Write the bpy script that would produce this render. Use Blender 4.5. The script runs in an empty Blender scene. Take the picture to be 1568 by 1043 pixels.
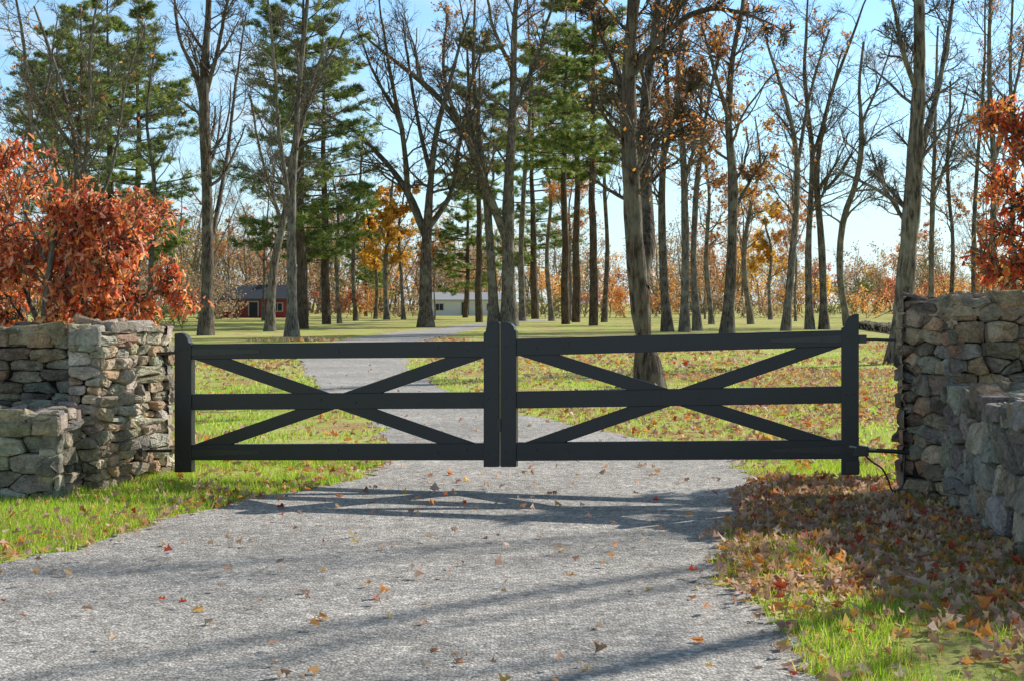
import bpy, math, random
import numpy as np
from mathutils import Vector

F=2178.0; HY=465.0; CX=784.0; CZ=1.5
rs=np.random.RandomState
def gnd(px,py):
    d=CZ*F/(py-HY); return ((px-CX)*d/F,d)
def PP(px,py,d):
    return np.array([(px-CX)*d/F, d, CZ-(py-HY)*d/F])
scene=bpy.context.scene
def link(o): scene.collection.objects.link(o); return o
def norm(a): return a/np.maximum(np.linalg.norm(a,axis=-1,keepdims=True),1e-9)

# ------------------------------------------------------------ mesh helper
def mesh_np(name,V,faces,mats,col=None,smooth=False,midx=None):
    me=bpy.data.meshes.new(name)
    V=np.asarray(V,dtype=np.float32)
    me.vertices.add(len(V)); me.vertices.foreach_set("co",V.ravel())
    fl=[np.asarray(f,dtype=np.int32) for f in faces if len(f)]
    loops=np.concatenate([f.ravel() for f in fl])
    tot=np.concatenate([np.full(len(f),f.shape[1],dtype=np.int32) for f in fl])
    start=np.concatenate([[0],np.cumsum(tot)[:-1]]).astype(np.int32)
    me.loops.add(len(loops)); me.loops.foreach_set("vertex_index",loops)
    me.polygons.add(len(tot)); me.polygons.foreach_set("loop_start",start)
    if midx is not None:
        me.polygons.foreach_set("material_index",np.concatenate([np.full(len(f),m,dtype=np.int32) for f,m in zip(faces,midx) if len(f)]))
    me.polygons.foreach_set("use_smooth",np.full(len(tot),smooth))
    me.update(calc_edges=True)
    if col is not None:
        a=me.color_attributes.new("Col",'FLOAT_COLOR','POINT')
        c=np.ones((len(V),4),dtype=np.float32); c[:,:3]=col
        a.data.foreach_set("color",c.ravel())
    for m in mats: me.materials.append(m)
    return me
def obj(name,me,loc=(0,0,0)):
    o=bpy.data.objects.new(name,me); o.location=loc; return link(o)

# ------------------------------------------------------------ materials
class NT:
    def __init__(s,name):
        s.m=bpy.data.materials.new(name); s.m.use_nodes=True
        s.t=s.m.node_tree; s.t.nodes.clear()
        s.out=s.n('ShaderNodeOutputMaterial')
    def n(s,ty,**k):
        x=s.t.nodes.new(ty)
        for a,b in k.items(): setattr(x,a,b)
        return x
    def l(s,a,b): s.t.links.new(a,b)
    def noise(s,vec,scale,detail=4,rough=.55):
        x=s.n('ShaderNodeTexNoise'); x.inputs['Scale'].default_value=scale
        x.inputs['Detail'].default_value=detail; x.inputs['Roughness'].default_value=rough
        if vec is not None: s.l(vec,x.inputs['Vector'])
        return x.outputs['Fac']
    def ramp(s,fac,stops,interp='LINEAR'):
        x=s.n('ShaderNodeValToRGB'); x.color_ramp.interpolation=interp
        el=x.color_ramp.elements
        while len(el)<len(stops): el.new(.5)
        for e,(p,c) in zip(el,stops):
            e.position=p; e.color=(c if isinstance(c,tuple) else (c,c,c))+(1,)
        s.l(fac,x.inputs[0]); return x.outputs[0]
    def mix(s,f,a,b,mode='MIX'):
        x=s.n('ShaderNodeMix',data_type='RGBA',blend_type=mode)
        for v,i in ((f,0),(a,6),(b,7)):
            if isinstance(v,(int,float)): x.inputs[i].default_value=v
            elif isinstance(v,tuple): x.inputs[i].default_value=v+(1,)
            else: s.l(v,x.inputs[i])
        return x.outputs[2]
    def princ(s,col,rough=.9,spec=.3,bump=None,bs=.5,bd=.02):
        p=s.n('ShaderNodeBsdfPrincipled')
        if isinstance(col,tuple): p.inputs['Base Color'].default_value=col+(1,)
        else: s.l(col,p.inputs['Base Color'])
        p.inputs['Roughness'].default_value=rough
        p.inputs['Specular IOR Level'].default_value=spec
        if bump is not None:
            b=s.n('ShaderNodeBump'); b.inputs['Strength'].default_value=bs; b.inputs['Distance'].default_value=bd
            s.l(bump,b.inputs['Height']); s.l(b.outputs[0],p.inputs['Normal'])
        return p.outputs[0]
    def fin(s,sh): s.l(sh,s.out.inputs[0]); return s.m
def objco(t): return t.n('ShaderNodeTexCoord').outputs['Object']
def attr(t):
    return t.n('ShaderNodeAttribute',attribute_name='Col').outputs['Color']

def leaf_mat(name,transl=.45,rough=.55,spec=.3,gain=1.5):
    t=NT(name); c=attr(t)
    p=t.princ(c,rough,spec)
    tr=t.n('ShaderNodeBsdfTranslucent')
    t.l(t.mix(1.0,c,(gain,gain*.95,gain*.7),'MULTIPLY'),tr.inputs[0])
    m=t.n('ShaderNodeMixShader'); m.inputs[0].default_value=transl
    t.l(p,m.inputs[1]); t.l(tr.outputs[0],m.inputs[2])
    return t.fin(m.outputs[0])
M_leaf=leaf_mat('leaf',.45,.42,.6)
M_grass=leaf_mat('grass_blades',.5,.5,.35,1.8)
M_needle=leaf_mat('pine_needles',.4,.5,.3,1.8)
M_litter=leaf_mat('fallen_leaf',.25,.6,.3)

def bark(name,c1,c2,lich):
    t=NT(name); co=objco(t)
    mp=t.n('ShaderNodeMapping'); mp.inputs['Scale'].default_value=(1,1,.16); t.l(co,mp.inputs[0])
    n1=t.noise(mp.outputs[0],16,4,.7); n2=t.noise(co,1.7,3)
    c=t.mix(t.ramp(n1,[(.38,0.),(.6,1.)]),c1,c2)
    c=t.mix(t.ramp(n2,[(.5,0.),(.62,.6)]),c,lich)
    return t.fin(t.princ(c,.92,.15,n1,1.,.14))
M_bark=bark('bark',(.07,.057,.048),(.31,.265,.215),(.39,.365,.3))
M_barkd=bark('bark_dark',(.045,.036,.03),(.23,.18,.14),(.31,.285,.22))
M_barkp=bark('bark_pine',(.045,.032,.025),(.18,.125,.09),(.18,.15,.11))

# ------------------------------------------------------------ tubes & branching
def tubes(P,R,sides):
    N,n,_=P.shape
    T=norm(np.gradient(P,axis=1))
    D=norm(P[:,-1]-P[:,0])
    ref=np.where(np.abs(D[:,2:3])>.7,np.array([[1.,0,0]]),np.array([[0,0,1.]]))
    U=norm(np.cross(T,ref[:,None,:])); W=np.cross(T,U)
    a=np.arange(sides)*2*math.pi/sides
    V=P[:,:,None,:]+R[:,:,None,None]*(np.cos(a)[None,None,:,None]*U[:,:,None,:]+np.sin(a)[None,None,:,None]*W[:,:,None,:])
    V=V.reshape(-1,3)
    b=(np.arange(N)*n*sides)[:,None,None]; i=(np.arange(n-1)*sides)[None,:,None]; j=np.arange(sides)[None,None,:]
    j2=(j+1)%sides
    Fq=np.stack([b+i+j,b+i+j2,b+i+sides+j2,b+i+sides+j],-1).reshape(-1,4)
    return V,Fq
def kids(P,R,k,t0,t1,ang,lf,rf,n,up,wand,r,lmax,rmin=.009,lmin=.15):
    N,m,_=P.shape
    L=np.linalg.norm(np.diff(P,axis=1),axis=2).sum(1)
    t=r.uniform(t0,t1,(N,k)); x=t*(m-1); i=np.minimum(x.astype(int),m-2); f=(x-i)[...,None]
    ii=np.arange(N)[:,None]
    pos=P[ii,i]*(1-f)+P[ii,i+1]*f
    rad=R[ii,i]*(1-f[...,0])+R[ii,i+1]*f[...,0]
    tan=norm(P[ii,i+1]-P[ii,i])
    pr=norm(np.cross(tan,r.normal(size=(N,k,3))))
    an=np.radians(r.normal(ang,10,(N,k)))[...,None]
    d=np.cos(an)*tan+np.sin(an)*pr
    ln=np.clip(L[:,None]*lf*(1.15-.7*t)*r.uniform(.6,1.3,(N,k)),lmin,lmax)
    pos=pos.reshape(-1,3); d=norm(d.reshape(-1,3)); ln=ln.reshape(-1,1)
    rad=np.maximum((rad*rf).reshape(-1)*r.uniform(.6,1.,N*k),rmin)
    rad=np.minimum(rad,ln[:,0]*.03+.005)
    out=np.zeros((N*k,n,3)); out[:,0]=pos; p=pos
    for q in range(1,n):
        p=p+d*ln/(n-1); out[:,q]=p
        d=norm(d+wand*r.normal(size=d.shape)+np.array([0,0,up]))
    RR=rad[:,None]*np.linspace(1,.4,n)[None,:]
    return out,np.maximum(RR,.0055)
def resample(pts,n):
    pts=np.asarray(pts,float); k=len(pts)
    seg=np.concatenate([[0],np.cumsum(np.linalg.norm(np.diff(pts[:,:2],axis=0),axis=1))]); seg/=seg[-1]
    tt=np.linspace(0,1,n); out=np.zeros((n,pts.shape[1]))
    m=np.gradient(pts,seg,axis=0) if k>2 else np.repeat((pts[1]-pts[0])[None],k,0)
    for a,t in enumerate(tt):
        i=min(np.searchsorted(seg,t,'right')-1,k-2); h=seg[i+1]-seg[i]; s=(t-seg[i])/h
        out[a]=(2*s**3-3*s**2+1)*pts[i]+(s**3-2*s**2+s)*h*m[i]+(-2*s**3+3*s**2)*pts[i+1]+(s**3-s**2)*h*m[i+1]
    return out
LT=np.array([[0,0,0],[.3,-.26,.1],[.7,-.2,.1],[1,0,0],[.7,.2,.1],[.3,.26,.1]])
LTF=np.array([[0,1,2,3],[0,3,4,5]])
OT=np.array([[0,0,0],[.2,-.22,.1],[.36,-.1,.05],[.58,-.33,.16],[.76,-.1,.05],[1,0,0],[.76,.1,.05],[.58,.33,.16],[.36,.1,.05],[.2,.22,.1]])
OTF=np.array([[0,1,2,3,4,5],[0,5,6,7,8,9]])
NTm=OT*np.array([1.25,.62,.9])
def leaves(C,A,size,r,tmpl=LT,tf=LTF,curl=1.0,B=None):
    N=len(C); A=norm(A)
    if B is None: B=r.normal(size=(N,3))
    B=norm(B-A*(A*B).sum(1,keepdims=True)); Z=np.cross(A,B)
    k=len(tmpl); cz=r.uniform(.3,1.8,(N,1,1))*curl; bend=r.uniform(-.3,.4,(N,1,1))*curl
    zz=tmpl[None,:,2:3]*cz*2+bend*(tmpl[None,:,0:1]-.5)**2*2
    V=C[:,None,:]+size[:,None,None]*(tmpl[None,:,0:1]*A[:,None,:]+tmpl[None,:,1:2]*B[:,None,:]*r.uniform(.8,1.3,(N,1,1))+zz*Z[:,None,:])
    Fq=(np.arange(N)*k)[:,None,None]+tf[None]
    return V.reshape(-1,3),Fq.reshape(-1,tf.shape[1]),k
def pal(r,N,cols,w=None,j=.25):
    cols=np.array(cols); i=r.choice(len(cols),N,p=w)
    return cols[i]*r.uniform(1-j,1+j,(N,1))*r.uniform(.93,1.07,(N,3))

ORG=[(.6,.22,.06),(.7,.33,.09),(.5,.17,.07),(.6,.38,.16)]
RED=[(.75,.22,.1),(.85,.36,.19),(.62,.13,.07),(.85,.56,.4),(.5,.2,.14),(.88,.42,.14)]
YEL=[(.78,.5,.07),(.68,.42,.07),(.55,.3,.08)]
BRN=[(.4,.23,.14),(.46,.29,.17),(.32,.19,.12)]

def stroke_tree(name,strokes,seed,d=None,k=(11,7,6),mat=None,leafn=0,leafc=ORG,leafs=.1,droop=0,tlow=.35,lscale=1.0,lmat=None,lump=.05,lgz=0,rmin=.009,tmpl=LT,tf=LTF):
    r=rs(seed); s0=strokes[0]
    if d is None: d=CZ*F/(s0[0][1]-HY)
    n=18; Ps=[];Rs=[];pxs=[];offs=[]
    for si,s in enumerate(strokes):
        q=resample(s,n)
        q[:,:2]+=np.cumsum(r.normal(0,.9,(n,2)),0)*np.linspace(0,1,n)[:,None]
        o0=0; 
        if si>0:
            allp=np.concatenate(pxs); allo=np.concatenate(offs)
            o0=allo[np.argmin(((allp-q[0,:2])**2).sum(1))]
        ln=np.linspace(0,1,n)*np.linalg.norm(q[-1,:2]-q[0,:2])*d/F
        off=o0+ln*(r.uniform(-.08,.08) if si==0 else r.choice([-1,1])*r.uniform(.15,.6))
        pxs.append(q[:,:2]); offs.append(off)
        P=np.array([PP(a,b,d+o) for (a,b,_),o in zip(q,off)])
        Rr=np.maximum(q[:,2]*d/F/2*(1+r.normal(0,lump,n)),.008)
        if si==0: Rr[0]*=1.5; Rr[1]*=1.08
        Ps.append(P);Rs.append(Rr)
    P=np.array(Ps);R=np.array(Rs)
    base=P[0,0].copy(); P[0,0,2]-=.15
    Vs=[];Fs=[];o=0
    def add(v,f):
        nonlocal o
        Vs.append(v);Fs.append(f+o);o+=len(v)
    add(*tubes(P,R,10))
    a,b=kids(P[:1],R[:1],k[0]+3,tlow,1,48,.22*lscale,.42,7,.07,.16,r,5*lscale,rmin)
    if len(P)>1:
        a2,b2=kids(P[1:],R[1:],k[0],.15,1,42,.33*lscale,.5,7,.07,.16,r,4*lscale,rmin)
        a=np.concatenate([a,a2]);b=np.concatenate([b,b2])
    add(*tubes(a,b,5))
    c,e=kids(a,b,k[1],.15,1,42,.5,.55,5,.06,.18,r,2.4*lscale,rmin); add(*tubes(c,e,4))
    g,h=kids(c,e,k[2],.1,1,38,.65,.6,4,.05,.2,r,1.4*lscale,rmin); add(*tubes(g,h,3))
    midx=[0]*len(Fs); cols=[np.ones((o,3))*.1]
    if leafn:
        idx=r.randint(0,len(g),leafn)
        key=r.uniform(size=len(a)); per=k[1]*k[2]
        if lgz>=0:
            keep=key[np.minimum(idx//per,len(a)-1)]>.35; idx=idx[keep]
        tt=r.randint(1,4,len(idx)); C=g[idx,tt]+r.normal(0,.04*lscale,(len(idx),3))
        A=r.normal(size=C.shape); A[:,2]-=droop
        v,f,kk=leaves(C,A,leafs*r.uniform(.6,1.3,len(C)),r,tmpl,tf)
        Vs.append(v);Fs.append(f+o);midx.append(1);cols.append(np.repeat(pal(r,len(C),leafc),kk,0))
    V=np.concatenate(Vs)-base
    me=mesh_np(name,V,Fs,[mat or M_bark,lmat or M_leaf],np.concatenate(cols),True,midx)
    return obj(name,me,base)

# ------------------------------------------------------------ camera, world, sun
cam=bpy.data.cameras.new('camera'); co=link(bpy.data.objects.new('camera',cam))
co.location=(0,0,CZ); co.rotation_euler=(math.radians(90),0,0)
cam.sensor_width=36; cam.lens=F/1568*36; cam.shift_y=-(521.5-HY)/1568; cam.clip_end=6000
scene.camera=co
SD=Vector((-1.36,-1.02,-1.0))
el=math.atan(1/math.hypot(1.36,1.02)); az=math.atan2(1.36,1.02)
sl=bpy.data.lights.new('sun','SUN'); sl.energy=5.0; sl.angle=math.radians(.5); sl.color=(1,.95,.86)
so=link(bpy.data.objects.new('sun',sl)); so.rotation_euler=SD.to_track_quat('-Z','Y').to_euler()
so.location=(40,40,40)
w=bpy.data.worlds.new('World'); scene.world=w; w.use_nodes=True
try:
    w.cycles.sampling_method='MANUAL'; w.cycles.sample_map_resolution=512
except Exception as ex: print(ex)
nt=w.node_tree; nt.nodes.clear()
L=nt.links.new
out=nt.nodes.new('ShaderNodeOutputWorld'); bg=nt.nodes.new('ShaderNodeBackground'); sky=nt.nodes.new('ShaderNodeTexSky')
sky.sky_type='NISHITA'; sky.sun_disc=False; sky.sun_elevation=el; sky.sun_rotation=az; sky.air_density=1; sky.dust_density=.2; sky.ozone_density=1.3
tc=nt.nodes.new('ShaderNodeTexCoord'); mp=nt.nodes.new('ShaderNodeMapping'); mp.inputs['Scale'].default_value=(1,1,3)
nz=nt.nodes.new('ShaderNodeTexNoise'); nz.inputs['Scale'].default_value=6; nz.inputs['Detail'].default_value=4; nz.inputs['Roughness'].default_value=.6; nz.inputs['Distortion'].default_value=.4
rp=nt.nodes.new('ShaderNodeValToRGB'); rp.color_ramp.elements[0].position=.47; rp.color_ramp.elements[1].position=.66
rp.color_ramp.elements[0].color=(0,0,0,1); rp.color_ramp.elements[1].color=(.85,.85,.85,1)
sx=nt.nodes.new('ShaderNodeSeparateXYZ'); L(tc.outputs['Generated'],sx.inputs[0])
def mr(a,b,c,d):
    h=nt.nodes.new('ShaderNodeMapRange'); L(sx.outputs[2],h.inputs[0])
    for i_,v_ in zip((1,2,3,4),(a,b,c,d)): h.inputs[i_].default_value=v_
    return h.outputs[0]
hz=mr(0,.16,.82,.08)
mxf=nt.nodes.new('ShaderNodeMath'); mxf.operation='MAXIMUM'; L(rp.outputs[0],mxf.inputs[0]); L(hz,mxf.inputs[1])
fd=nt.nodes.new('ShaderNodeMath'); fd.operation='MULTIPLY'; L(mxf.outputs[0],fd.inputs[0]); L(mr(.22,.42,1,.06),fd.inputs[1])
low=nt.nodes.new('ShaderNodeMix'); low.data_type='RGBA'; L(mr(.22,.5,1,0),low.inputs[0]); low.inputs[6].default_value=(1.05,.88,.68,1); low.inputs[7].default_value=(1.15,1.5,1.7,1)
tint=nt.nodes.new('ShaderNodeMix'); tint.data_type='RGBA'; tint.blend_type='MULTIPLY'; tint.inputs[0].default_value=1; L(low.outputs[2],tint.inputs[7])
mx=nt.nodes.new('ShaderNodeMix'); mx.data_type='RGBA'; mx.inputs[7].default_value=(6.3,7.6,8.9,1)
L(tc.outputs['Generated'],mp.inputs[0]);L(mp.outputs[0],nz.inputs['Vector']);L(nz.outputs['Fac'],rp.inputs[0])
L(sky.outputs[0],tint.inputs[6])
L(fd.outputs[0],mx.inputs[0]);L(tint.outputs[2],mx.inputs[6]);L(mx.outputs[2],bg.inputs[0]);L(bg.outputs[0],out.inputs[0])
bg.inputs[1].default_value=.115
scene.view_settings.view_transform='Standard'; scene.view_settings.look='None'; scene.view_settings.exposure=0

# ------------------------------------------------------------ ground
t=NT('lawn_ground'); c=objco(t)
n1=t.noise(c,.12,5,.6); n2=t.noise(c,.7,6,.65); n3=t.noise(c,28,4,.7); n4=t.noise(c,3,5,.65)
g=t.mix(n4,(.33,.44,.07),(.64,.68,.19))
g=t.mix(t.ramp(n1,[(.44,0.),(.6,.75)]),g,(.68,.62,.27))
g=t.mix(t.ramp(n2,[(.5,0.),(.59,.85)]),g,t.mix(n3,(.3,.16,.08),(.7,.44,.25)))
g=t.mix(1.0,g,t.ramp(n3,[(.3,.5),(.7,1.4)]),'MULTIPLY')
M_ground=t.fin(t.princ(g,.95,.1,n3,.4,.04))
S=3000
obj('ground',mesh_np('ground',[(-S,-S,0),(S,-S,0),(S,S,0),(-S,S,0)],[np.array([[0,1,2,3]])],[M_ground]))

# road
t=NT('chipseal_asphalt'); c=objco(t)
n1=t.noise(c,.5,5,.6); n2=t.noise(c,5,6,.75); n3=t.noise(c,45,5,.85); n5=t.noise(c,18,4,.8)
vo=t.n('ShaderNodeTexVoronoi'); vo.inputs['Scale'].default_value=60; t.l(c,vo.inputs['Vector'])
sep=t.n('ShaderNodeSeparateColor'); t.l(vo.outputs['Color'],sep.inputs[0])
g=t.mix(t.ramp(sep.outputs[0],[(.0,0.),(.6,.4),(1.,1.)]),(.19,.175,.16),(.98,.91,.83))
g=t.mix(.4,g,t.mix(t.ramp(n3,[(.35,0.),(.65,1.)]),(.12,.11,.1),(.95,.89,.82)))
g=t.mix(1.0,g,t.ramp(n5,[(.35,.75),(.65,1.25)]),'MULTIPLY')
g=t.mix(1.0,g,t.ramp(n2,[(.35,.74),(.65,1.25)]),'MULTIPLY')
g=t.mix(1.0,g,t.ramp(n1,[(.35,.84),(.65,1.12)]),'MULTIPLY')
hh=t.n('ShaderNodeMath',operation='SUBTRACT'); t.l(n3,hh.inputs[0]); t.l(vo.outputs['Distance'],hh.inputs[1])
M_road=t.fin(t.princ(g,.8,.3,hh.outputs[0],.7,.014))
RL=np.array([(-16,-6),(-9,2.5),(-4.6,5.8),(-2.92,8.1),(-2.33,10.05),(-1.6,11.67),(-1.15,13.6),(-1.5,16.8),(-2.5,21),(-3.6,26),(-4.5,31),(-6.2,42),(-7,52),(-6.4,68),(-2.2,109),(3,135)],float)
RR_=np.array([(3,-6),(1.3,2.5),(1.15,5.8),(1.25,8.1),(1.7,10.05),(1.95,11.67),(2.16,13.6),(1.2,16.6),(-.2,20.5),(-1.2,25.5),(-2.2,31),(-2.9,40),(-3.5,52),(-2.9,66),(-.6,105),(5.5,133)],float)
def spl(a,n):
    k=len(a); out=[]
    m=np.gradient(a,axis=0)
    for s in np.linspace(0,k-1-1e-6,n):
        i=int(s); s-=i
        out.append((2*s**3-3*s**2+1)*a[i]+(s**3-2*s**2+s)*m[i]+(-2*s**3+3*s**2)*a[i+1]+(s**3-s**2)*m[i+1])
    return np.array(out)
r=rs(5); NR=900
a=spl(RL,NR); b=spl(RR_,NR)
def wob(n,r):
    z=np.zeros(n)
    for fr,am in ((12,.07),(37,.05),(90,.035),(200,.02)):
        z+=am*np.interp(np.arange(n),np.linspace(0,n,fr*4),r.normal(size=fr*4))
    return z
a[:,0]+=wob(NR,r); b[:,0]+=wob(NR,r)
V=np.zeros((NR*2,3)); V[0::2,:2]=a; V[1::2,:2]=b; V[:,2]=.006
i=np.arange(NR-1)*2
obj('driveway_road',mesh_np('driveway_road',V,[np.stack([i,i+1,i+3,i+2],1)],[M_road]))
yL=a; yR=b
def onroad(x,y,m=0.0):
    lx=np.interp(y,yL[:,1],yL[:,0]); rx=np.interp(y,yR[:,1],yR[:,0])
    return (x>lx-m)&(x<rx+m)
def edges(y): return np.interp(y,yL[:,1],yL[:,0]),np.interp(y,yR[:,1],yR[:,0])

# grass
def vnoise(x,y,s,seed):
    r=rs(seed); g=r.uniform(size=(64,64)); x=x/s;y=y/s
    i=np.floor(x).astype(int);j=np.floor(y).astype(int);fx=x-i;fy=y-j
    fx=fx*fx*(3-2*fx);fy=fy*fy*(3-2*fy)
    G=lambda a,b:g[a%64,b%64]
    return (G(i,j)*(1-fx)+G(i+1,j)*fx)*(1-fy)+(G(i,j+1)*(1-fx)+G(i+1,j+1)*fx)*fy
def blades(r,x,y,hh,w):
    N=len(x); th=r.uniform(0,6.28,N); ln=r.uniform(.1,.8,N)
    C=np.stack([x,y,np.zeros(N)],1)
    s=np.stack([np.cos(th),np.sin(th),0*th],1)*w[:,None]
    ph=r.uniform(0,6.28,N)
    tip=C+np.stack([np.cos(ph)*ln*hh,np.sin(ph)*ln*hh,hh],1)
    V=np.stack([C-s,C+s,tip],1).reshape(-1,3)
    cg=pal(r,N,[(.24,.42,.03),(.34,.52,.05),(.16,.28,.03),(.56,.54,.18),(.58,.44,.22)],[.33,.28,.16,.14,.09])
    return V,np.repeat(cg,3,0)
gv=[];gc=[]
def grass(n,x0,x1,y0,y1,h0,wd,seed,thr):
    r=rs(seed); x=r.uniform(x0,x1,n);y=r.uniform(y0,y1,n)
    k=~onroad(x,y,-.03*r.uniform(-1,1,n)) & (np.abs(x)<.4*y+.4) & (vnoise(x,y,.7,3)*.6+vnoise(x,y,.22,4)*.4+r.uniform(-.15,.15,n)>thr)
    x=x[k];y=y[k]
    v,c=blades(r,x,y,h0*r.uniform(.5,1.3,len(x)),np.full(len(x),wd))
    gv.append(v);gc.append(c)
grass(110000,-5.5,-1.2,7.5,14,.06,.0028,11,.36)
grass(95000,1.,4.2,5.2,14,.065,.0028,12,.42)
grass(110000,-9,11,13,28,.055,.006,13,.46)
grass(50000,-18,18,28,50,.06,.012,14,.46)
V=np.concatenate(gv)
obj('grass',mesh_np('grass',V,[np.arange(len(V)).reshape(-1,3)],[M_grass],np.concatenate(gc)))

# fallen leaves
r=rs(21); X=[];Y=[];SZ=[]
def sc(n,x0,x1,y0,y1,f=None,s=.06):
    x=r.uniform(x0,x1,n);y=r.uniform(y0,y1,n)
    if f is not None:
        k=f(x,y); x=x[k];y=y[k]
    X.append(x);Y.append(y);SZ.append(np.full(len(x),s)*r.uniform(.6,1.35,len(x)))
rd=lambda n:r.uniform(size=n)
sc(27000,.9,3.6,5.2,12,lambda x,y:(x>edges(y)[1]-.12*rd(len(x))**2)&(rd(len(x))<np.clip(.14+(x-edges(y)[1])*.3+(y-7)*.2,.08,.95)*(.2+1.2*vnoise(x,y,.35,9))),.064)
sc(1500,.6,2.6,5.2,14,lambda x,y:np.abs(x-edges(y)[1]-.05)<.25*rd(len(x)),.055)
sc(7000,-5,-1,7.5,14,lambda x,y:(x<edges(y)[0]+.1)&(rd(len(x))<.14+.7*np.exp(-np.abs(x-edges(y)[0]+.15)*3)),.055)
sc(420,-4.5,1.8,5,13,lambda x,y:onroad(x,y),.055)
sc(200,-3.5,1.8,13,35,lambda x,y:onroad(x,y),.06)
sc(33000,-8,12,12.5,32,lambda x,y:(~onroad(x,y))&(rd(len(x))<.07+.95*(vnoise(x,y,1.8,7)*.6+vnoise(x,y,.6,17)*.4>.47-.02*x)*np.clip(.3+x*.15,.1,1)),.085)
sc(14000,-16,20,32,60,lambda x,y:(~onroad(x,y))&(vnoise(x,y,3,8)>.49),.13)
x=np.concatenate(X);y=np.concatenate(Y);s=np.concatenate(SZ);N=len(x)
A=r.normal(size=(N,3));A[:,2]*=.4; B=r.normal(size=(N,3));B[:,2]*=.45
v,f,kk=leaves(np.stack([x,y,r.uniform(.012,.06,N)],1),A,s,r,OT,OTF,1.4,B)
v[:,2]=np.maximum(v[:,2],.009)
cl=pal(r,N,[(.56,.37,.28),(.66,.48,.37),(.42,.26,.19),(.72,.33,.1),(.72,.5,.17),(.52,.09,.05)],[.3,.24,.19,.15,.07,.05])
obj('fallen_leaves',mesh_np('fallen_leaves',v,[f],[M_litter],np.repeat(cl,kk,0)))

# ------------------------------------------------------------ stone walls
def stone_mat():
    t=NT('field_stone'); c=objco(t); a=attr(t)
    n1=t.noise(c,9,5,.65); n2=t.noise(c,48,4,.7); n3=t.noise(c,5,4,.6)
    g=t.mix(1.0,a,t.ramp(n1,[(.3,.55),(.7,1.35)]),'MULTIPLY')
    g=t.mix(1.0,g,t.ramp(n2,[(.3,.65),(.7,1.25)]),'MULTIPLY')
    g=t.mix(t.ramp(n3,[(.56,0.),(.66,.5)]),g,(.57,.53,.43))
    s=t.n('ShaderNodeMath',operation='ADD'); t.l(n1,s.inputs[0]); t.l(n2,s.inputs[1])
    return t.fin(t.princ(g,.93,.15,s.outputs[0],.9,.04))
M_stone=stone_mat()
t=NT('wall_core'); M_core=t.fin(t.princ((.03,.026,.022),1,.05))
def clip(poly,px,py,nx,ny):
    out=[];n=len(poly)
    for i in range(n):
        a=poly[i];b=poly[(i+1)%n]
        da=(a[0]-px)*nx+(a[1]-py)*ny; db=(b[0]-px)*nx+(b[1]-py)*ny
        if da<=0: out.append(a)
        if (da<0<db) or (db<0<da):
            s=da/(da-db); out.append((a[0]+(b[0]-a[0])*s,a[1]+(b[1]-a[1])*s))
    return out
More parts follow.
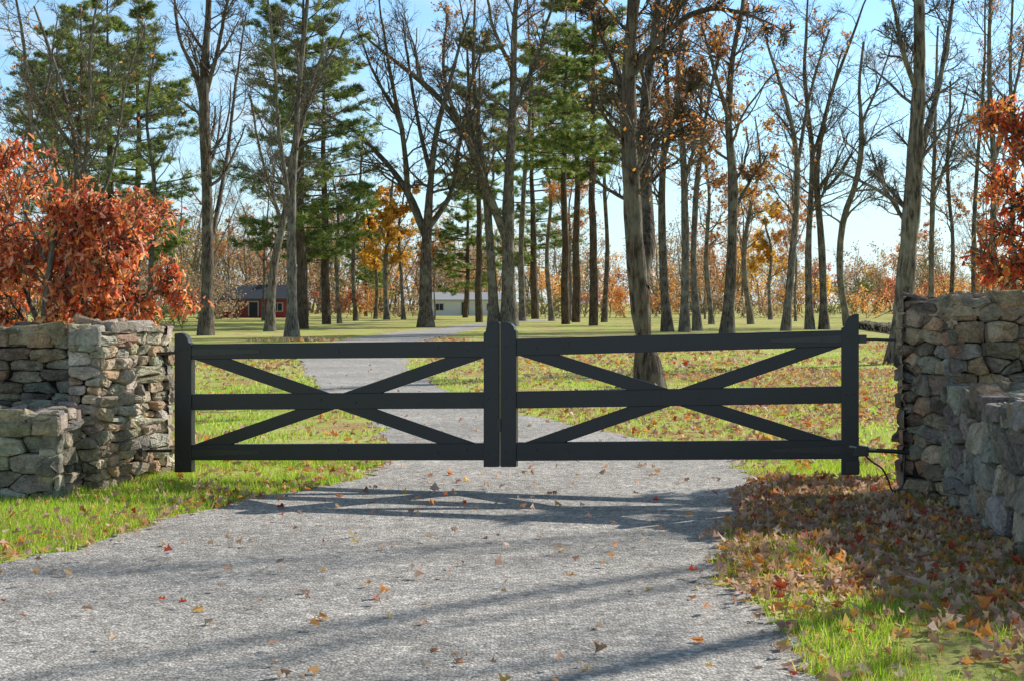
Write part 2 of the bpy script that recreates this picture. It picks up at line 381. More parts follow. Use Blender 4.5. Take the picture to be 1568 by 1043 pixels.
class Wall:
    def __init__(s): s.V=[];s.F3=[];s.F4=[];s.C=[];s.n=0
    def face(s,O,U,V,N,w,h,seed,sw=.2,sh=.1,palette=None,free_top=True,jit=.3):
        r=rs(seed); O,U,V,N=[np.array(q,float) for q in (O,U,V,N)]
        U/=np.linalg.norm(U);V/=np.linalg.norm(V);N/=np.linalg.norm(N)
        k=sw/sh; sites=[]; y=0
        while y<h:
            rh=sh*r.uniform(.5,1.7); x=-sw*r.uniform(0,1)
            while x<w+sw:
                ww=sw*r.uniform(.4,1.6)*(.6+.4*rh/sh)
                if r.uniform()<.14 and rh>sh:
                    sites.append((x+ww/2,y+rh*.25)); sites.append((x+ww/2+r.normal(0,.02),y+rh*.75))
                else: sites.append((x+ww/2,y+rh/2+r.normal(0,jit*sh*.5)))
                x+=ww
            y+=rh
        S=np.array(sites); S[:,0]/=k; W=w/k
        for i,(sx,sy) in enumerate(S):
            if sx<-.05 or sx>W+.05: continue
            poly=[(0,0),(W,0),(W,h),(0,h)]
            dd=((S-S[i])**2).sum(1); nn=np.argsort(dd)[1:22]
            for j in nn:
                qx,qy=S[j]; poly=clip(poly,(sx+qx)/2,(sy+qy)/2,qx-sx,qy-sy)
                if len(poly)<3: break
            if len(poly)<3: continue
            p=np.array(poly)*np.array([k,1]); 
            ar=.5*abs(np.dot(p[:,0],np.roll(p[:,1],1))-np.dot(p[:,1],np.roll(p[:,0],1)))
            if ar<.0006: continue
            top=p[:,1]>h-.004
            p[top,1]+= (r.uniform(-.06,.04) if free_top else 0)
            c=p.mean(0)
            q=np.roll(p,-1,axis=0)
            pts=[]
            for a,b in zip(p,q):
                e_=np.linalg.norm(b-a); 
                if e_<.03: pts+=[a*.5+b*.5]; continue
                f_=min(.3,.014/e_)
                pts+= [a*(1-f_)+b*f_,a*.5+b*.5,a*f_+b*(1-f_)]
            pts=np.array(pts)
            if len(pts)<4: continue
            sz=math.sqrt(ar); gap=r.uniform(.002,.007)
            def ins(P,g): 
                d=c-P; ln=np.linalg.norm(d,axis=1,keepdims=True); return P+d*np.minimum(g/np.maximum(ln,1e-6),.9)
            pts=ins(pts,gap)+r.normal(0,.003,pts.shape)
            m=len(pts); pr=r.uniform(-.035,.03); tl=r.normal(0,.2,2)
            b0=s.n; rings=[(0,-.13),(.0,-.022),(.06*sz,-.004),(.3*sz,.003)]
            for g,dep in rings:
                P=ins(pts,g); 
                if g>0: P=P+r.normal(0,.004,P.shape)
                dz=dep+pr+(0 if dep<-.1 else (P-c)@tl)+ (r.normal(0,.0055,m) if dep>-.1 else 0)
                s.V.append(O+P[:,:1]*U+P[:,1:]*V+np.reshape(dz+np.zeros(m),(-1,1))*N)
            s.V.append((O+c[0]*U+c[1]*V+(pr+.003+r.normal(0,.008))*N)[None])
            s.n+=4*m+1
            for q_ in range(3):
                for i_ in range(m):
                    i2=(i_+1)%m; s.F4.append((b0+q_*m+i_,b0+q_*m+i2,b0+(q_+1)*m+i2,b0+(q_+1)*m+i_))
            for i_ in range(m): s.F3.append((b0+3*m+i_,b0+3*m+(i_+1)%m,b0+4*m))
            s.C.append(np.repeat(pal(r,1,palette,None,.3),4*m+1,0))
    def build(s,name,cores):
        V=np.concatenate(s.V);F3=np.array(s.F3);F4=np.array(s.F4);C=np.concatenate(s.C)
        cv=[];cf=[];o=len(V)
        for quad,z in cores:
            b=o+len(cv)
            for zz in (-.05,z):
                for q in quad: cv.append((q[0],q[1],zz))
            cf+=[(b,b+1,b+5,b+4),(b+1,b+2,b+6,b+5),(b+2,b+3,b+7,b+6),(b+3,b,b+4,b+7),(b+4,b+5,b+6,b+7)]
        V=np.concatenate([V,np.array(cv)]);C=np.concatenate([C,np.ones((len(cv),3))*.03])
        return obj(name,mesh_np(name,V,[F3,F4,np.array(cf)],[M_stone,M_core],C,False,[0,0,1]))
def inset(q,d):
    q=np.array(q,float); c=q.mean(0); v=c-q; return [tuple(p) for p in q+np.sign(v)*np.minimum(np.abs(v)*.9,d)]
def block(W,quad,h,seed,palette,which=(0,1,2,3),sw=.2,sh=.1,top=True,core=None,z0=-.05):
    q=[np.array(p,float) for p in quad]
    for i in which:
        a=q[i];b=q[(i+1)%4];u=b-a;L=np.linalg.norm(u)
        W.face((a[0],a[1],z0),(u[0],u[1],0),(0,0,1),(u[1],-u[0],0),L,h-z0,seed+i,sw,sh,palette)
    if top:
        a=q[0];u=q[1]-q[0];v=q[3]-q[0]
        W.face((a[0],a[1],h),(u[0],u[1],0),(v[0],v[1],0),(0,0,1),np.linalg.norm(u),np.linalg.norm(v),seed+9,.3,.22,palette,False)
    core.append((inset(quad,.07),h-.06))
TAN=[(.7,.57,.4),(.58,.49,.36),(.8,.69,.52),(.4,.34,.27),(.66,.46,.3),(.6,.53,.43)]
GRY=[(.5,.44,.35),(.38,.34,.27),(.58,.5,.39),(.29,.26,.21),(.5,.39,.27),(.42,.39,.34)]
BRW=[(.5,.37,.25),(.38,.3,.21),(.58,.44,.3),(.27,.21,.16),(.56,.36,.22),(.42,.37,.29)]
D=(-3.56,11.4);C=(-3.31,11.45);E=(-2.99,12.6);E2=(-3.7,12.7)
W=Wall();cr=[]
block(W,[D,C,E,E2],1.32,31,TAN,(0,1,2),.2,.085,True,cr)
block(W,[(-7.5,11.72),(-3.5,11.72),(-3.5,12.35),(-7.5,12.35)],1.29,41,BRW,(0,),.23,.08,True,cr)
block(W,[(-7.5,10.75),(-3.44,10.82),(-3.5,11.6),(-7.5,11.6)],.68,51,GRY,(0,1),.26,.1,True,cr)
W.build('stone_wall',cr)
W=Wall();cr=[]
block(W,[(3.23,10.5),(6.2,10.6),(6.2,11.4),(3.0,11.12)],1.56,61,BRW,(0,2,3),.22,.11,True,cr)
block(W,[(2.9,7.55),(3.65,7.5),(3.95,10.45),(3.17,10.45)],.9,71,GRY,(0,1,3),.24,.16,True,cr)
W.build('stone_wall',cr)
W=Wall();cr=[]
block(W,[(17.8,62),(18.6,62),(21.6,86),(20.8,86)],.38,81,TAN,(0,3),.6,.2,True,cr)
W.build('stone_wall',cr)

# ------------------------------------------------------------ gate
t=NT('black_paint'); c=objco(t); n1=t.noise(c,40,4,.6); n2=t.noise(c,3,4)
M_black=t.fin(t.princ(t.mix(n2,(.010,.0115,.014),(.02,.022,.026)),.34,.5,n1,.2,.004))
t=NT('dark_iron'); M_iron=t.fin(t.princ((.02,.02,.022),.3,.6))
t=NT('galvanised_metal'); M_galv=t.fin(t.princ((.3,.3,.31),.4,.6))
GL=np.array([(282-CX)*12.1/F,12.1]);GR=np.array([(1298-CX)*10.93/F,10.93])
GU=(GR-GL)/np.linalg.norm(GR-GL)
def G(px,py):
    a=(px-CX)/F
    tt=(GL[0]*GU[1]-GL[1]*GU[0])/(a*GU[1]-GU[0])
    p=np.array([a*tt,tt]); return float((p-GL)@GU), CZ-(py-HY)*tt/F
root=link(bpy.data.objects.new('wooden_driveway_gate',None)); root.location=(GL[0],GL[1],0)
root.rotation_euler=(0,0,math.atan2(GU[1],GU[0]))
def part(name,pts,y0,y1,mat=M_black,bev=.005):
    n=len(pts); V=[(u,y0,z) for u,z in pts]+[(u,y1,z) for u,z in pts]
    Fs=[tuple(range(n)),tuple(range(2*n-1,n-1,-1))]+[(i,i+n,(i+1)%n+n,(i+1)%n) for i in range(n)]
    me=bpy.data.meshes.new(name); me.from_pydata(V,[],Fs); me.materials.append(mat); me.update()
    o=obj(name,me); o.parent=root
    if bev:
        b=o.modifiers.new('b','BEVEL'); b.width=bev; b.segments=2
    return o
Gp=lambda L:[G(*p) for p in L]
part('left_hinge_stile',Gp([(270,722),(296,722),(296,527),(292,525),(290,518),(286,513),(279,510),(270,511)]),-.04,.04)
part('left_meeting_stile',Gp([(742,714),(765.5,714),(765.5,493.5),(757,494),(750,497),(746,502),(745,508),(742,510)]),-.04,.04)
part('right_meeting_stile',Gp([(768,714),(792,714),(792,507),(789,505),(788,500),(784,496),(777,493.5),(768,493)]),-.04,.04)
part('right_hinge_stile',Gp([(1288,726),(1315,726),(1315,481),(1306,482),(1299,486),(1294,493),(1292,501),(1288,503)]),-.04,.04)
rails=[('left_top_rail',296,742,(527,550),(522,547)),('left_middle_rail',296,742,(603,627),(600,625)),('left_bottom_rail',296,742,(680,704),(678,704)),
 ('right_top_rail',792,1288,(519,545),(506,531)),('right_middle_rail',792,1288,(599,625),(591,617)),('right_bottom_rail',792,1288,(677,705),(673,702))]
for n_,x0,x1,l_,r_ in rails:
    part(n_,Gp([(x0-4,l_[1]),(x1+4,r_[1]),(x1+4,r_[0]),(x0-4,l_[0])]),-.028,.028)
def brace(name,p,q,hw,y0,y1):
    a=np.array(G(*p));b=np.array(G(*q));d=(b-a)/np.linalg.norm(b-a);n=np.array([-d[1],d[0]])*hw
    part(name,[tuple(a-n),tuple(b-n),tuple(b+n),tuple(a+n)],y0,y1)
brace('left_brace_1',(292,538),(746,694),.052,-.022,.0);brace('left_brace_2',(292,692),(746,536),.052,-.018,.02)
brace('right_brace_1',(788,532),(1292,689),.052,-.022,.0);brace('right_brace_2',(788,693),(1292,519),.052,-.018,.02)
def disc(name,px,py,rad,y0,y1,mat=M_iron,n=12):
    u,z=G(px,py); part(name,[(u+rad*math.cos(i*2*math.pi/n),z+rad*math.sin(i*2*math.pi/n)) for i in range(n)],y0,y1,mat,.002)
k=0
for n_,x0,x1,l_,r_ in rails:
    lm=sum(l_)/2;rm=sum(r_)/2
    for f in ((.06,.16,.5,.84,.94) if 'middle' not in n_ else (.44,.56)):
        k+=1; disc('bolt_%d'%k,x0+(x1-x0)*f,lm+(rm-lm)*f+ (2 if k%2 else -3),.010,-.038,-.027)
for px in (277,289,749,760,775,787,1295,1308):
    for py in ((535,612,692) if px<500 else (530,610,692) if px<1000 else (515,603,690)):
        k+=1; disc('bolt_%d'%k,px,py,.008,-.047,-.039)
for nm,(x0,x1,yl,yr) in {'left_top_strap':(296,400,539,538),'left_bottom_strap':(296,400,692,692),'right_top_strap':(1180,1288,522,519),'right_bottom_strap':(1180,1288,689,688)}.items():
    h=6
    part(nm,Gp([(x0,yl+h*(.5 if x0>700 else 1)),(x1,yr+h*(1 if x0>700 else .5)),(x1,yr-h*(1 if x0>700 else .5)),(x0,yl-h*(.5 if x0>700 else 1))]),-.034,-.0285,M_iron,.001)
part('latch_plate',Gp([(764,640),(769,640),(769,660),(764,660)]),-.05,-.041,M_iron,.001)
def tube_part(name,pts,rad,mat):
    P=np.array([pts],float); v,f=tubes(P,np.full(P.shape[:2],rad),8)
    o=obj(name,mesh_np(name,v,[f],[mat],None,True)); o.parent=root; return o
def hw(px,py,y=0):
    u,z=G(px,py); return (u,y,z)
tube_part('left_hinge_pin',[hw(262,690),hw(240,690),hw(205,690)],.014,M_iron)
part('left_hinge_bracket',Gp([(208,684),(226,684),(226,697),(208,697)]),-.1,.0,M_iron,.003)
tube_part('left_top_hinge_pin',[hw(272,540),hw(255,541),hw(240,541)],.012,M_iron)
part('right_top_hinge',Gp([(1313,513),(1327,513),(1327,526),(1313,526)]),-.02,.02,M_iron,.003)
tube_part('right_top_hinge_pin',[hw(1313,520),hw(1340,520),hw(1372,521)],.010,M_iron)
part('gate_opener_bracket',Gp([(1312,680),(1330,683),(1330,697),(1305,698)]),-.06,.0,M_iron,.004)
tube_part('gate_opener_arm',[hw(1320,688,-.04),hw(1350,689,-.04),hw(1392,692,-.02)],.017,M_iron)
tube_part('gate_opener_rod',[hw(1300,682,-.05),hw(1325,686,-.05),hw(1345,688,-.045)],.009,M_galv)
cab=resample([(1322,694,0),(1335,706,0),(1350,716,0),(1360,735,0),(1368,752,0),(1378,748,0),(1384,720,0),(1385,695,0)],20)
tube_part('gate_opener_cable',[hw(p[0],p[1],-.03) for p in cab],.007,M_iron)
part('opener_weight',Gp([(1295,704),(1316,704),(1316,724),(1295,724)]),-.06,.055,M_iron,.004)

# ------------------------------------------------------------ trees
bt='bare_tree'
T=[
([[(315,514,20),(318,400,18),(316,250,17),(312,130,14),(318,20,10),(322,-120,5)],[(316,205,9),(300,120,8),(275,60,6),(262,-20,3)],[(318,400,8),(345,260,6),(365,120,4),(385,20,2)],[(314,150,8),(335,70,6),(350,-30,4)]],0),
([[(447,516,17),(446,400,15),(447,280,13),(455,150,9),(470,-30,5)],[(446,330,8),(425,200,6),(415,100,5),(400,-20,3)],[(449,240,7),(480,130,5),(520,50,3)]],0),
([[(413,508,14),(420,400,12),(437,320,10),(450,220,8),(500,60,4)],[(430,340,6),(400,240,4),(380,150,3)]],0),
([[(652,502,21),(652,430,18),(654,360,15),(660,280,11),(668,200,9),(690,120,6),(720,20,3)],[(654,368,13),(625,300,11),(590,250,8),(540,200,5),(495,175,3)],[(625,300,9),(618,220,8),(600,130,6),(590,60,4),(580,-30,2)],[(656,350,10),(690,300,8),(705,220,6),(730,120,4),(760,40,2)],[(660,270,8),(640,190,6),(625,110,5),(615,30,3)],[(610,180,6),(570,110,4),(545,40,2)]],900),
([[(780,500,23),(778,400,21),(778,300,18),(783,200,14),(785,100,11),(790,0,8),(800,-120,4)],[(775,365,14),(740,280,12),(700,190,10),(650,130,8),(600,90,5),(550,50,3)],[(783,180,8),(820,90,6),(850,0,4)],[(740,280,8),(720,180,6),(715,80,4),(700,-20,2)],[(700,190,7),(680,110,5),(690,20,3)],[(785,110,7),(755,40,5),(740,-50,3)]],3000),
([[(757,500,16),(752,400,14),(745,300,12),(735,200,8),(725,80,5),(730,-40,3)]],300),
([[(1022,508,15),(1015,400,13),(1012,280,11),(1020,160,8),(1010,20,5)],[(1013,260,7),(1035,170,5),(1050,60,3)]],4000),
([[(1048,509,14),(1050,380,12),(1048,250,10),(1040,120,7),(1050,-20,4)],[(1048,280,7),(1070,200,5),(1080,90,3)]],4000),
([[(1068,507,12),(1062,400,10),(1068,280,8),(1085,150,5),(1110,30,3)]],4000),
([[(1113,511,18),(1120,400,16),(1122,280,14),(1115,180,11),(1120,90,9),(1135,0,6),(1140,-100,3)],[(1115,180,8),(1095,110,5),(1080,40,3)],[(1120,330,7),(1150,280,5),(1180,240,3)]],3000),
([[(1203,507,13),(1212,400,11),(1220,300,9),(1215,200,7),(1190,120,5),(1170,60,3)],[(1218,270,7),(1240,150,5),(1270,40,3)]],900),
([[(1240,505,12),(1238,380,10),(1245,250,8),(1235,120,6),(1240,0,3)],[(1244,240,5),(1270,160,4),(1290,80,2)]],0),
([[(1262,505,13),(1258,380,11),(1250,260,9),(1270,150,6),(1300,60,4),(1330,-20,2)]],900),
([[(1298,500,10),(1286,420,10),(1290,340,9),(1312,270,8),(1320,190,7),(1318,140,5),(1330,60,3)],[(1320,190,5),(1350,110,3),(1360,60,2)]],0),
([[(1425,500,9),(1428,350,8),(1435,200,5),(1440,40,3)],[(1430,300,5),(1460,220,4),(1480,130,2)]],0),
([[(1492,503,8),(1490,380,7),(1495,260,6),(1505,120,4),(1510,-20,2)]],0),
([[(1515,505,12),(1520,380,11),(1522,250,9),(1518,120,7),(1525,-30,4)],[(1522,250,6),(1550,160,5),(1570,60,3)]],900),
([[(1556,500,10),(1550,380,9),(1552,250,7),(1545,100,5),(1548,-20,3)]],900),
([[(1455,500,7),(1458,380,6),(1450,260,5),(1458,120,3)]],700),
([[(115,520,12),(120,350,10),(110,200,8),(80,90,5),(50,10,3)],[(120,350,8),(135,200,6),(140,60,4),(160,-40,2)],[(118,400,8),(85,260,6),(40,180,4),(10,150,2)],[(112,230,6),(70,170,4),(20,110,2)],[(122,380,6),(170,260,5),(190,140,3),(220,40,2)]],400),
([[(30,520,10),(40,350,9),(45,200,7),(35,60,5),(20,-30,3)],[(45,220,5),(75,120,4),(90,20,2)]],0),
([[(545,492,7),(540,400,6),(548,300,4),(555,200,2)]],0),
([[(592,490,8),(590,420,7),(597,340,5),(600,280,3)]],6000),
([[(618,490,6),(615,420,5),(610,350,4),(622,290,2)]],4000),
([[(575,489,6),(578,430,5),(572,370,3),(565,320,2)]],5000),
([[(845,492,8),(838,400,7),(845,300,5),(830,180,4),(840,60,2)]],900),
([[(800,492,10),(798,380,9),(803,260,7),(812,140,5),(805,0,3)]],1500),
([[(925,494,8),(930,380,7),(925,260,5),(940,140,4),(935,20,2)]],4500),
([[(1090,497,8),(1082,400,7),(1086,300,5),(1075,200,3)]],3000),
([[(1150,497,9),(1140,400,8),(1150,320,6),(1165,250,4),(1160,180,2)]],3000),
([[(228,505,9),(232,400,8),(238,300,6),(225,180,4),(240,60,2)]],0),
([[(520,496,6),(515,400,5),(520,320,4),(510,250,2)]],0),
([[(1180,490,6),(1178,440,5),(1184,380,4),(1176,330,2)]],4000),
]
for i,(s,ln) in enumerate(T):
    lc=YEL if i in (22,23,24,27,29,32) else (ORG+BRN)
    stroke_tree('autumn_tree' if ln>1000 else bt,s,100+i,leafn=ln,leafc=lc,leafs=.17 if i not in (22,23,24,32) else .26,k=(13,8,5),mat=M_bark if i%3 else M_barkd,lscale=1.1,rmin=.011)
stroke_tree(bt,[[(997,594,36),(986,520,29),(976,420,29),(967,300,27),(962,180,25),(966,60,20),(975,-60,14)],[(984,440,22),(992,350,22),(985,250,20),(988,150,17),(1000,40,12),(1010,-80,7)],[(966,120,12),(1010,60,9),(1080,15,7),(1160,25,4),(1200,45,2)],[(963,160,10),(930,80,7),(900,20,4)],[(985,240,8),(1030,190,6),(1060,110,4)]],200,k=(14,8,6),mat=M_barkd,leafn=900,leafs=.08,lump=.12,lscale=.8,rmin=.005)
stroke_tree(bt,[[(1375,557,33),(1385,450,28),(1395,330,26),(1403,200,22),(1405,80,18),(1400,-60,12)],[(1398,260,13),(1430,170,10),(1455,60,7),(1470,-30,4)],[(1403,140,9),(1380,70,7),(1362,-10,4)],[(1392,350,7),(1350,280,4),(1335,230,2)]],201,k=(13,8,6),lscale=.9,lump=.08,rmin=.006)
stroke_tree('red_oak_tree',[[(60,700,20),(70,450,11),(85,350,8),(95,285,3)],[(65,500,9),(130,430,6),(190,370,4),(240,335,2)],[(62,540,9),(150,480,5),(220,450,3),(270,440,2)],[(60,500,9),(20,400,6),(-30,300,3)],[(70,400,7),(30,310,4),(0,250,2)],[(75,440,7),(150,390,4),(215,345,2)],[(90,380,5),(130,350,4),(160,325,2)],[(62,520,7),(110,470,4),(170,420,2)],[(62,520,7),(20,470,4),(-20,420,2)],[(20,400,5),(-10,330,4),(-40,270,2)],[(62,560,7),(120,520,4),(200,490,2)]],210,d=15,k=(9,6,5),leafn=9500,leafc=RED,leafs=.085,droop=1.3,tlow=.3,lscale=.9,lgz=-1,rmin=.003,tmpl=NTm,tf=OTF)
stroke_tree('red_oak_tree',[[(1720,760,26),(1670,450,16),(1640,250,9),(1620,160,4)],[(1665,440,9),(1600,380,6),(1545,355,3)],[(1650,340,8),(1585,270,5),(1535,210,2)],[(1665,450,8),(1605,440,5),(1540,420,2)],[(1645,290,6),(1590,310,4),(1535,290,2)],[(1640,240,6),(1580,215,4),(1545,195,2)],[(1655,400,6),(1590,410,4),(1530,395,2)]],213,d=13.5,k=(7,5,4),leafn=3000,leafc=[(.75,.2,.07),(.64,.13,.06),(.78,.4,.12)],leafs=.075,droop=1.3,tlow=.3,lscale=.75,lgz=-1,rmin=.003,tmpl=NTm,tf=OTF)

def template(seed,H,rad,nf,k,leafn=0,leafc=ORG):
    r=rs(seed); n=18
    P=[];R=[]
    z=np.linspace(0,H,n); xy=np.cumsum(r.normal(0,.09,(n,2)),0)
    P.append(np.column_stack([xy,z])); R.append(rad*(1-z/H*.85))
    for q in range(nf):
        t0=r.uniform(.25,.6);i=int(t0*n);az_=r.uniform(0,6.28);L_=H*(1-t0)*r.uniform(.6,.95)
        s=np.linspace(0,1,n);out=L_*.45*s**.8
        P.append(P[0][i]+np.column_stack([np.cos(az_)*out,np.sin(az_)*out,L_*s])+np.cumsum(r.normal(0,.05,(n,3)),0)*s[:,None])
        R.append(R[0][i]*.6*(1-.85*s))
    P=np.array(P);R=np.array(R);P[0,0,2]-=.2;R[0,0]*=1.4
    Vs=[];Fs=[];o=0
    a,b=kids(P,R,k[0],.3,1,45,.28,.45,7,.07,.16,r,4.5)
    c,e=kids(a,b,k[1],.15,1,42,.5,.55,5,.06,.18,r,2.2)
    g,h=kids(c,e,k[2],.1,1,38,.6,.6,4,.05,.2,r,1.3)
    for p_,r_,s_ in ((P,R,8),(a,b,5),(c,e,4),(g,h,3)):
        v,f=tubes(p_,r_,s_);Vs.append(v);Fs.append(f+o);o+=len(v)
    mi=[0]*4;cols=[np.ones((o,3))*.1]
    if leafn:
        idx=r.randint(0,len(g),leafn);C=g[idx,r.randint(1,4,leafn)]
        v,f,kk=leaves(C,r.normal(size=C.shape),.17*r.uniform(.6,1.3,leafn),r)
        Vs.append(v);Fs.append(f+o);mi.append(1);cols.append(np.repeat(pal(r,leafn,leafc),kk,0))
    return mesh_np('tree_mesh',np.concatenate(Vs),Fs,[M_bark,M_leaf],np.concatenate(cols),True,mi)
TM=[template(300,20,.2,4,(11,7,5)),template(301,17,.18,4,(10,5,3)),template(302,22,.22,5,(10,7,5)),template(303,15,.14,4,(10,7,5),4500,BRN+ORG),template(304,18,.18,4,(10,7,5),4200,ORG)]
r=rs(77)
def inst(m,x,y,s=1,name=bt):
    o=obj(name,m,(x,y,0)); o.rotation_euler=(0,0,r.uniform(0,6.28)); o.scale=(s,s,s*r.uniform(.9,1.1)); return o
for x,y,ti,s in ((11,13.8,1,.85),(16.5,20.,1,1.),(10,9.5,1,.75)):
    inst(TM[ti],x,y,s)
for q in range(26):
    px=r.uniform(-60,1640); d=r.uniform(115,175)
    if 480<px<560 or 1140<px<1200 : continue
    inst(TM[(0,2,3,4,3,4)[r.randint(0,6)]],(px-CX)*d/F,d,r.uniform(.5,.9))

# pines
def pine(seed,H,rad,low,blen,nb):
    r=rs(seed);n=18;z=np.linspace(0,H,n)
    P=np.array([np.column_stack([np.cumsum(r.normal(0,.05,(n,2)),0),z])]);R=np.array([rad*(1-z/H*.9)]);P[0,0,2]-=.2
    t=np.sort(r.uniform(0,1,nb)); zz=H*(low+(1-low)*t); az_=r.uniform(0,6.28,nb)
    L_=blen*(1-t**1.6*.75)*r.uniform(.45,1.15,nb)*np.where(t<.15,.7,1)
    m=8;s=np.linspace(0,1,m)
    B=np.zeros((nb,m,3))
    for i in range(nb):
        c0=np.array([np.interp(zz[i],z,P[0,:,0]),np.interp(zz[i],z,P[0,:,1]),zz[i]])
        o_=L_[i]*s; rise=L_[i]*(-.02*s+.16*s**2+(.4*t[i]**2)*s)
        B[i]=c0+np.column_stack([np.cos(az_[i])*o_,np.sin(az_[i])*o_,rise])+np.cumsum(r.normal(0,.05,(m,3)),0)*s[:,None]
    BR=np.linspace(1,.2,m)[None]*(.015+.011*L_)[:,None]
    c,e=kids(B,BR,14,.3,1,50,.32,.5,5,.02,.12,r,1.8)
    c[:,:,2]=c[:,:1,2]+(c[:,:,2]-c[:,:1,2])*.4
    g,h=kids(c,e,3,.3,1,40,.5,.6,3,.03,.15,r,.8)
    g[:,:,2]=g[:,:1,2]+(g[:,:,2]-g[:,:1,2])*.5
    Vs=[];Fs=[];o=0
    for p_,r_,s_ in ((P,R,9),(B,BR,5),(c,e,3)):
        v,f=tubes(p_,r_,s_);Vs.append(v);Fs.append(f+o);o+=len(v)
    pts=np.concatenate([c[:,2:].reshape(-1,3),g[:,1:].reshape(-1,3)])
    dr=np.concatenate([np.repeat(norm(c[:,-1]-c[:,0]),3,0),np.repeat(norm(g[:,-1]-g[:,0]),2,0)])
    K=8;N=len(pts)
    d=norm(norm(r.normal(size=(N,K,3)))*np.array([1,1,.7])+dr[:,None]*.8+np.array([0,0,.3]))
    ln=r.uniform(.16,.36,(N,K,1))
    C=pts[:,None]+r.normal(0,.05,(N,K,3)); w_=norm(np.cross(d,r.normal(size=d.shape)))*.023
    V=np.stack([C-w_,C+w_,C+d*ln],2).reshape(-1,3)
    cc=pal(r,N,[(.14,.2,.07),(.22,.3,.09),(.09,.14,.06),(.36,.4,.14)],None,.2)
    Vs.append(V);Fs.append(np.arange(len(V)).reshape(-1,3)+o)
    return mesh_np('pine_mesh',np.concatenate(Vs),Fs,[M_barkp,M_needle],np.concatenate([np.ones((o,3))*.1,np.repeat(cc,K*3,0)]),False,[0,0,0,1])
PM=[pine(400,23,.36,.2,6.2,78),pine(401,24,.33,.42,4.8,60),pine(402,15,.3,.14,5.4,66)]
def pinst(i,px,py,s=1,rot=0):
    x,y=gnd(px,py); o=obj('pine_tree',PM[i],(x,y,0)); o.scale=(s,s,s); o.rotation_euler=(0,0,rot); return o
pinst(0,466,504,.95,.4);pinst(0,500,497,.95,2.2);pinst(1,868,497,1.0,1);pinst(1,908,499,1.,2.6);pinst(1,880,494,1.1,4)
pinst(0,165,500,.95,3.4);pinst(0,205,497,1.,5);pinst(2,712,487,1.05,1);pinst(2,560,485,.8,3);pinst(1,735,494,.95,.2);pinst(0,820,489,1.1,1.7)
pinst(0,90,492,1.1,.9);pinst(0,130,503,.85,1.6)

# distant tree line and undergrowth
r=rs(88)
def mass(name,items,pall):
    Vs=[];Fs=[];mi=[];cols=[];o=0
    PS=[];RS=[]
    for (x,y,h,wd,nl,ci,ls) in items:
        for q in range(4):
            b=np.array([x+r.normal(0,wd*.2),y+r.normal(0,wd*.2),-.1]); tip=b+np.array([r.normal(0,wd*.3),r.normal(0,wd*.3),h*r.uniform(.6,1.)])
            s=np.linspace(0,1,6)[:,None]; PS.append(b*(1-s)+tip*s+np.cumsum(r.normal(0,h*.012,(6,3)),0)); RS.append(h*.009*(1-.8*s[:,0])+.01)
    P=np.array(PS);R=np.array(RS);v,f=tubes(P,R,4);Vs.append(v);Fs.append(f);o=len(v);mi.append(0);cols.append(np.ones((o,3))*.1)
    a,b=kids(P,R,9,.08,1,45,.4,.5,5,.06,.15,r,4,.02);v,f=tubes(a,b,3);Vs.append(v);Fs.append(f+o);o+=len(v);mi.append(0);cols.append(np.ones((len(v),3))*.1)
    c,e=kids(a,b,6,.15,1,40,.55,.6,4,.06,.15,r,2.4,.018);v,f=tubes(c,e,3);Vs.append(v);Fs.append(f+o);o+=len(v);mi.append(0);cols.append(np.ones((len(v),3))*.1)
    LV=[];LC=[];LS=[]
    for i,(x,y,h,wd,nl,ci,ls) in enumerate(items):
        idx=i*216+r.randint(0,216,nl); p=c[idx,r.randint(1,4,nl)]+r.normal(0,1,(nl,3))*wd*.035
        p[:,2]=np.abs(p[:,2]); LV.append(p)
        LC.append(pal(r,nl,pall[ci])*r.uniform(.75,1.25));LS.append(np.full(nl,ls)*r.uniform(.6,1.4,nl))
    C=np.concatenate(LV);v,f,kk=leaves(C,r.normal(size=C.shape),np.concatenate(LS),r);Vs.append(v);Fs.append(f+o);mi.append(1);cols.append(np.repeat(np.concatenate(LC),kk,0))
    return obj(name,mesh_np(name,np.concatenate(Vs),Fs,[M_bark,M_leaf],np.concatenate(cols),False,mi))
HB=[(.42,.31,.24),(.48,.35,.26),(.34,.27,.22)]
HO=[(.65,.36,.15),(.56,.24,.1),(.66,.45,.17)]
HG=[(.18,.2,.09),(.24,.25,.1)]
HY_=[(.75,.52,.13),(.65,.44,.13)]
HR=[(.55,.19,.11),(.46,.18,.11)]
items=[]
for q in range(200):
    px=r.uniform(-200,1800);d=r.uniform(200,280)
    h=(r.uniform(12,20) if px<640 else r.uniform(9,17) if px<1180 else r.uniform(6,12))
    items.append(((px-CX)*d/F,d,h,min(h*.75,9),850,r.choice(5,p=[.42,.25,.08,.13,.12]),.33))
mass('distant_tree_line',items,[HB,HO,HG,HY_,HR])
items=[]
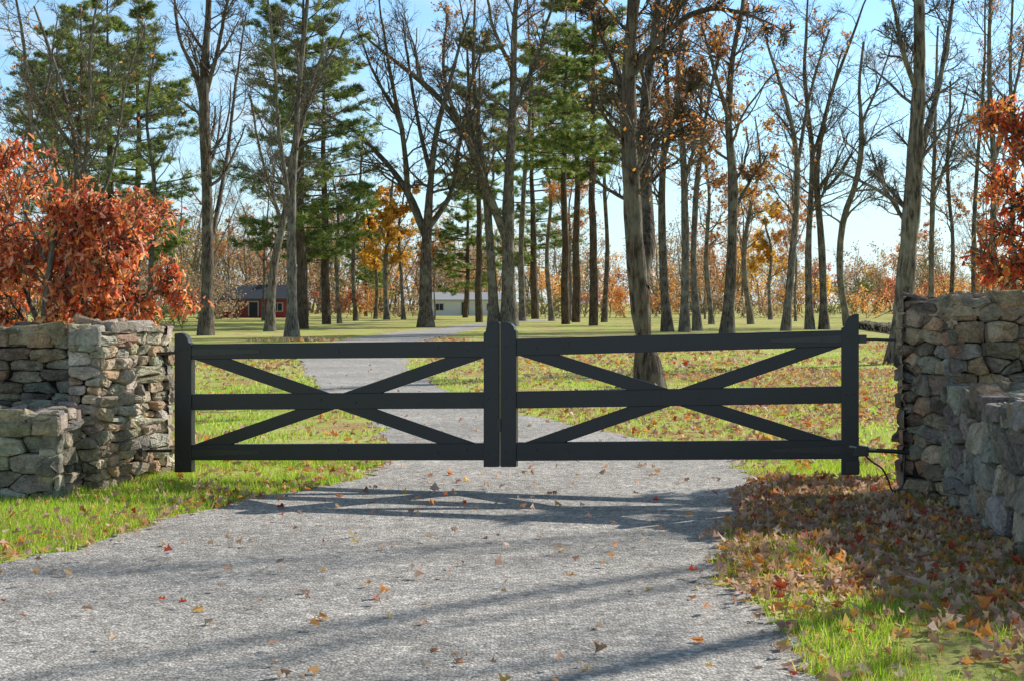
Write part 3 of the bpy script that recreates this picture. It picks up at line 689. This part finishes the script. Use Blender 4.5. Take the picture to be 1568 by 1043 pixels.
for px,py,h,w_,nl,ci,ls in ((260,507,1.6,3,1200,3,.1),(830,488,2.4,6,1200,2,.2),(1285,484,1.6,6,700,2,.2),(640,486,3,6,900,0,.2),(350,490,2,5,500,0,.22),(950,487,4,6,1500,1,.2),(895,486,5,7,1700,4,.2),(1000,487,4,7,1400,1,.2),(1165,487,2.2,8,900,0,.2),(200,495,4,6,1600,0,.18),(120,497,5,7,1900,0,.18),(40,497,5,7,1900,1,.18),(240,490,5,8,1700,0,.2),(1460,492,4,6,1500,1,.18),(1540,492,4,6,1500,0,.18),(1330,488,3,5,1100,1,.2),(510,487,3,6,1200,4,.2),(575,487,3.5,6,1400,1,.2),(850,485,6,7,1700,1,.2),(1100,486,4,7,1400,0,.2),(300,489,5,7,1500,0,.2),(1220,487,3,6,1000,1,.2),(1400,489,4,6,1400,4,.2),(1500,490,5,6,1600,1,.2)):
    x,y=gnd(px,py); items.append((x,y,h,w_,nl,ci,ls))
mass('shrub_undergrowth',items,[HB,HO,HG,[(.5,.5,.17),(.42,.43,.14)],HR])

# ------------------------------------------------------------ houses
def house(name,px0,px1,d,wallh,ridge,depth,wc,rc,tc_,chim=True):
    x0=(px0-CX)*d/F;x1=(px1-CX)*d/F;w=x1-x0;e=link(bpy.data.objects.new(name,None));e.location=((x0+x1)/2,d,0)
    def mt(n_,c_,ro=.8):
        t=NT(n_);cc=objco(t);mp=t.n('ShaderNodeMapping');mp.inputs['Scale'].default_value=(.3,.3,6);t.l(cc,mp.inputs[0])
        nn=t.noise(mp.outputs[0],2,3);return t.fin(t.princ(t.mix(nn,tuple(q*.8 for q in c_),tuple(q*1.15 for q in c_)),ro,.2))
    mw=mt(name+'_siding',wc);mr=mt(name+'_roof',rc);mtr=mt(name+'_trim',tc_);mg=mt(name+'_glass',(.03,.035,.045),.15)
    def bx(n_,cx,cy,cz,sx,sy,sz,m):
        V=[(cx+a*sx/2,cy+b*sy/2,cz+c*sz/2) for a in(-1,1) for b in(-1,1) for c in(-1,1)]
        me=bpy.data.meshes.new(n_);me.from_pydata(V,[],[(0,1,3,2),(4,6,7,5),(0,4,5,1),(2,3,7,6),(0,2,6,4),(1,5,7,3)]);me.materials.append(m)
        o=obj(n_,me);o.parent=e
    h=depth/2
    me=bpy.data.meshes.new('walls');V=[(-w/2,-h,0),(w/2,-h,0),(w/2,h,0),(-w/2,h,0),(-w/2,-h,wallh),(w/2,-h,wallh),(w/2,h,wallh),(-w/2,h,wallh),(-w/2,0,ridge-.1),(w/2,0,ridge-.1)]
    me.from_pydata(V,[],[(0,1,5,4),(2,3,7,6),(1,2,6,9,5),(3,0,4,8,7)]);me.materials.append(mw);o=obj('walls',me);o.parent=e
    ov=.4;me=bpy.data.meshes.new('roof');sl_=(ridge-wallh)/h
    V=[]
    for xx in(-w/2-ov,w/2+ov):
        V+=[(xx,-h-ov,wallh-ov*sl_),(xx,0,ridge),(xx,h+ov,wallh-ov*sl_),(xx,h+ov,wallh-ov*sl_+.15),(xx,0,ridge+.15),(xx,-h-ov,wallh-ov*sl_+.15)]
    me.from_pydata(V,[],[(0,1,2,3,4,5),(11,10,9,8,7,6)]+[(i,i+6,(i+1)%6+6,(i+1)%6) for i in range(6)]);me.materials.append(mr);o=obj('roof',me);o.parent=e
    nwin=int(w/2.4)
    for i in range(nwin):
        cx=-w/2+w*(i+.5)/nwin
        if i==nwin//2:
            bx('door_trim',cx,-h-.02,.95,1.1,.06,1.6,mtr);bx('door',cx,-h-.06,.85,.85,.04,1.5,mg)
        else:
            bx('window_trim_%d'%i,cx,-h-.02,wallh*.55,1.2,.06,.95,mtr);bx('window_%d'%i,cx,-h-.06,wallh*.55,.95,.04,.75,mg);bx('mullion_%d'%i,cx,-h-.09,wallh*.55,.06,.02,.75,mtr)
    if chim: bx('chimney',w*.2,.3,ridge+.2,.8,.6,1.3,mt(name+'_brick',(.25,.1,.07)))
house('red_house',342,450,150,2.0,3.3,6,(.3,.05,.05),(.07,.08,.1),(.45,.4,.4))
house('white_house',655,772,175,1.9,2.7,6,(.88,.88,.87),(.5,.5,.52),(.7,.7,.7),False)
print('OBJS',len(bpy.data.objects), sum(len(m.polygons) for m in bpy.data.meshes))
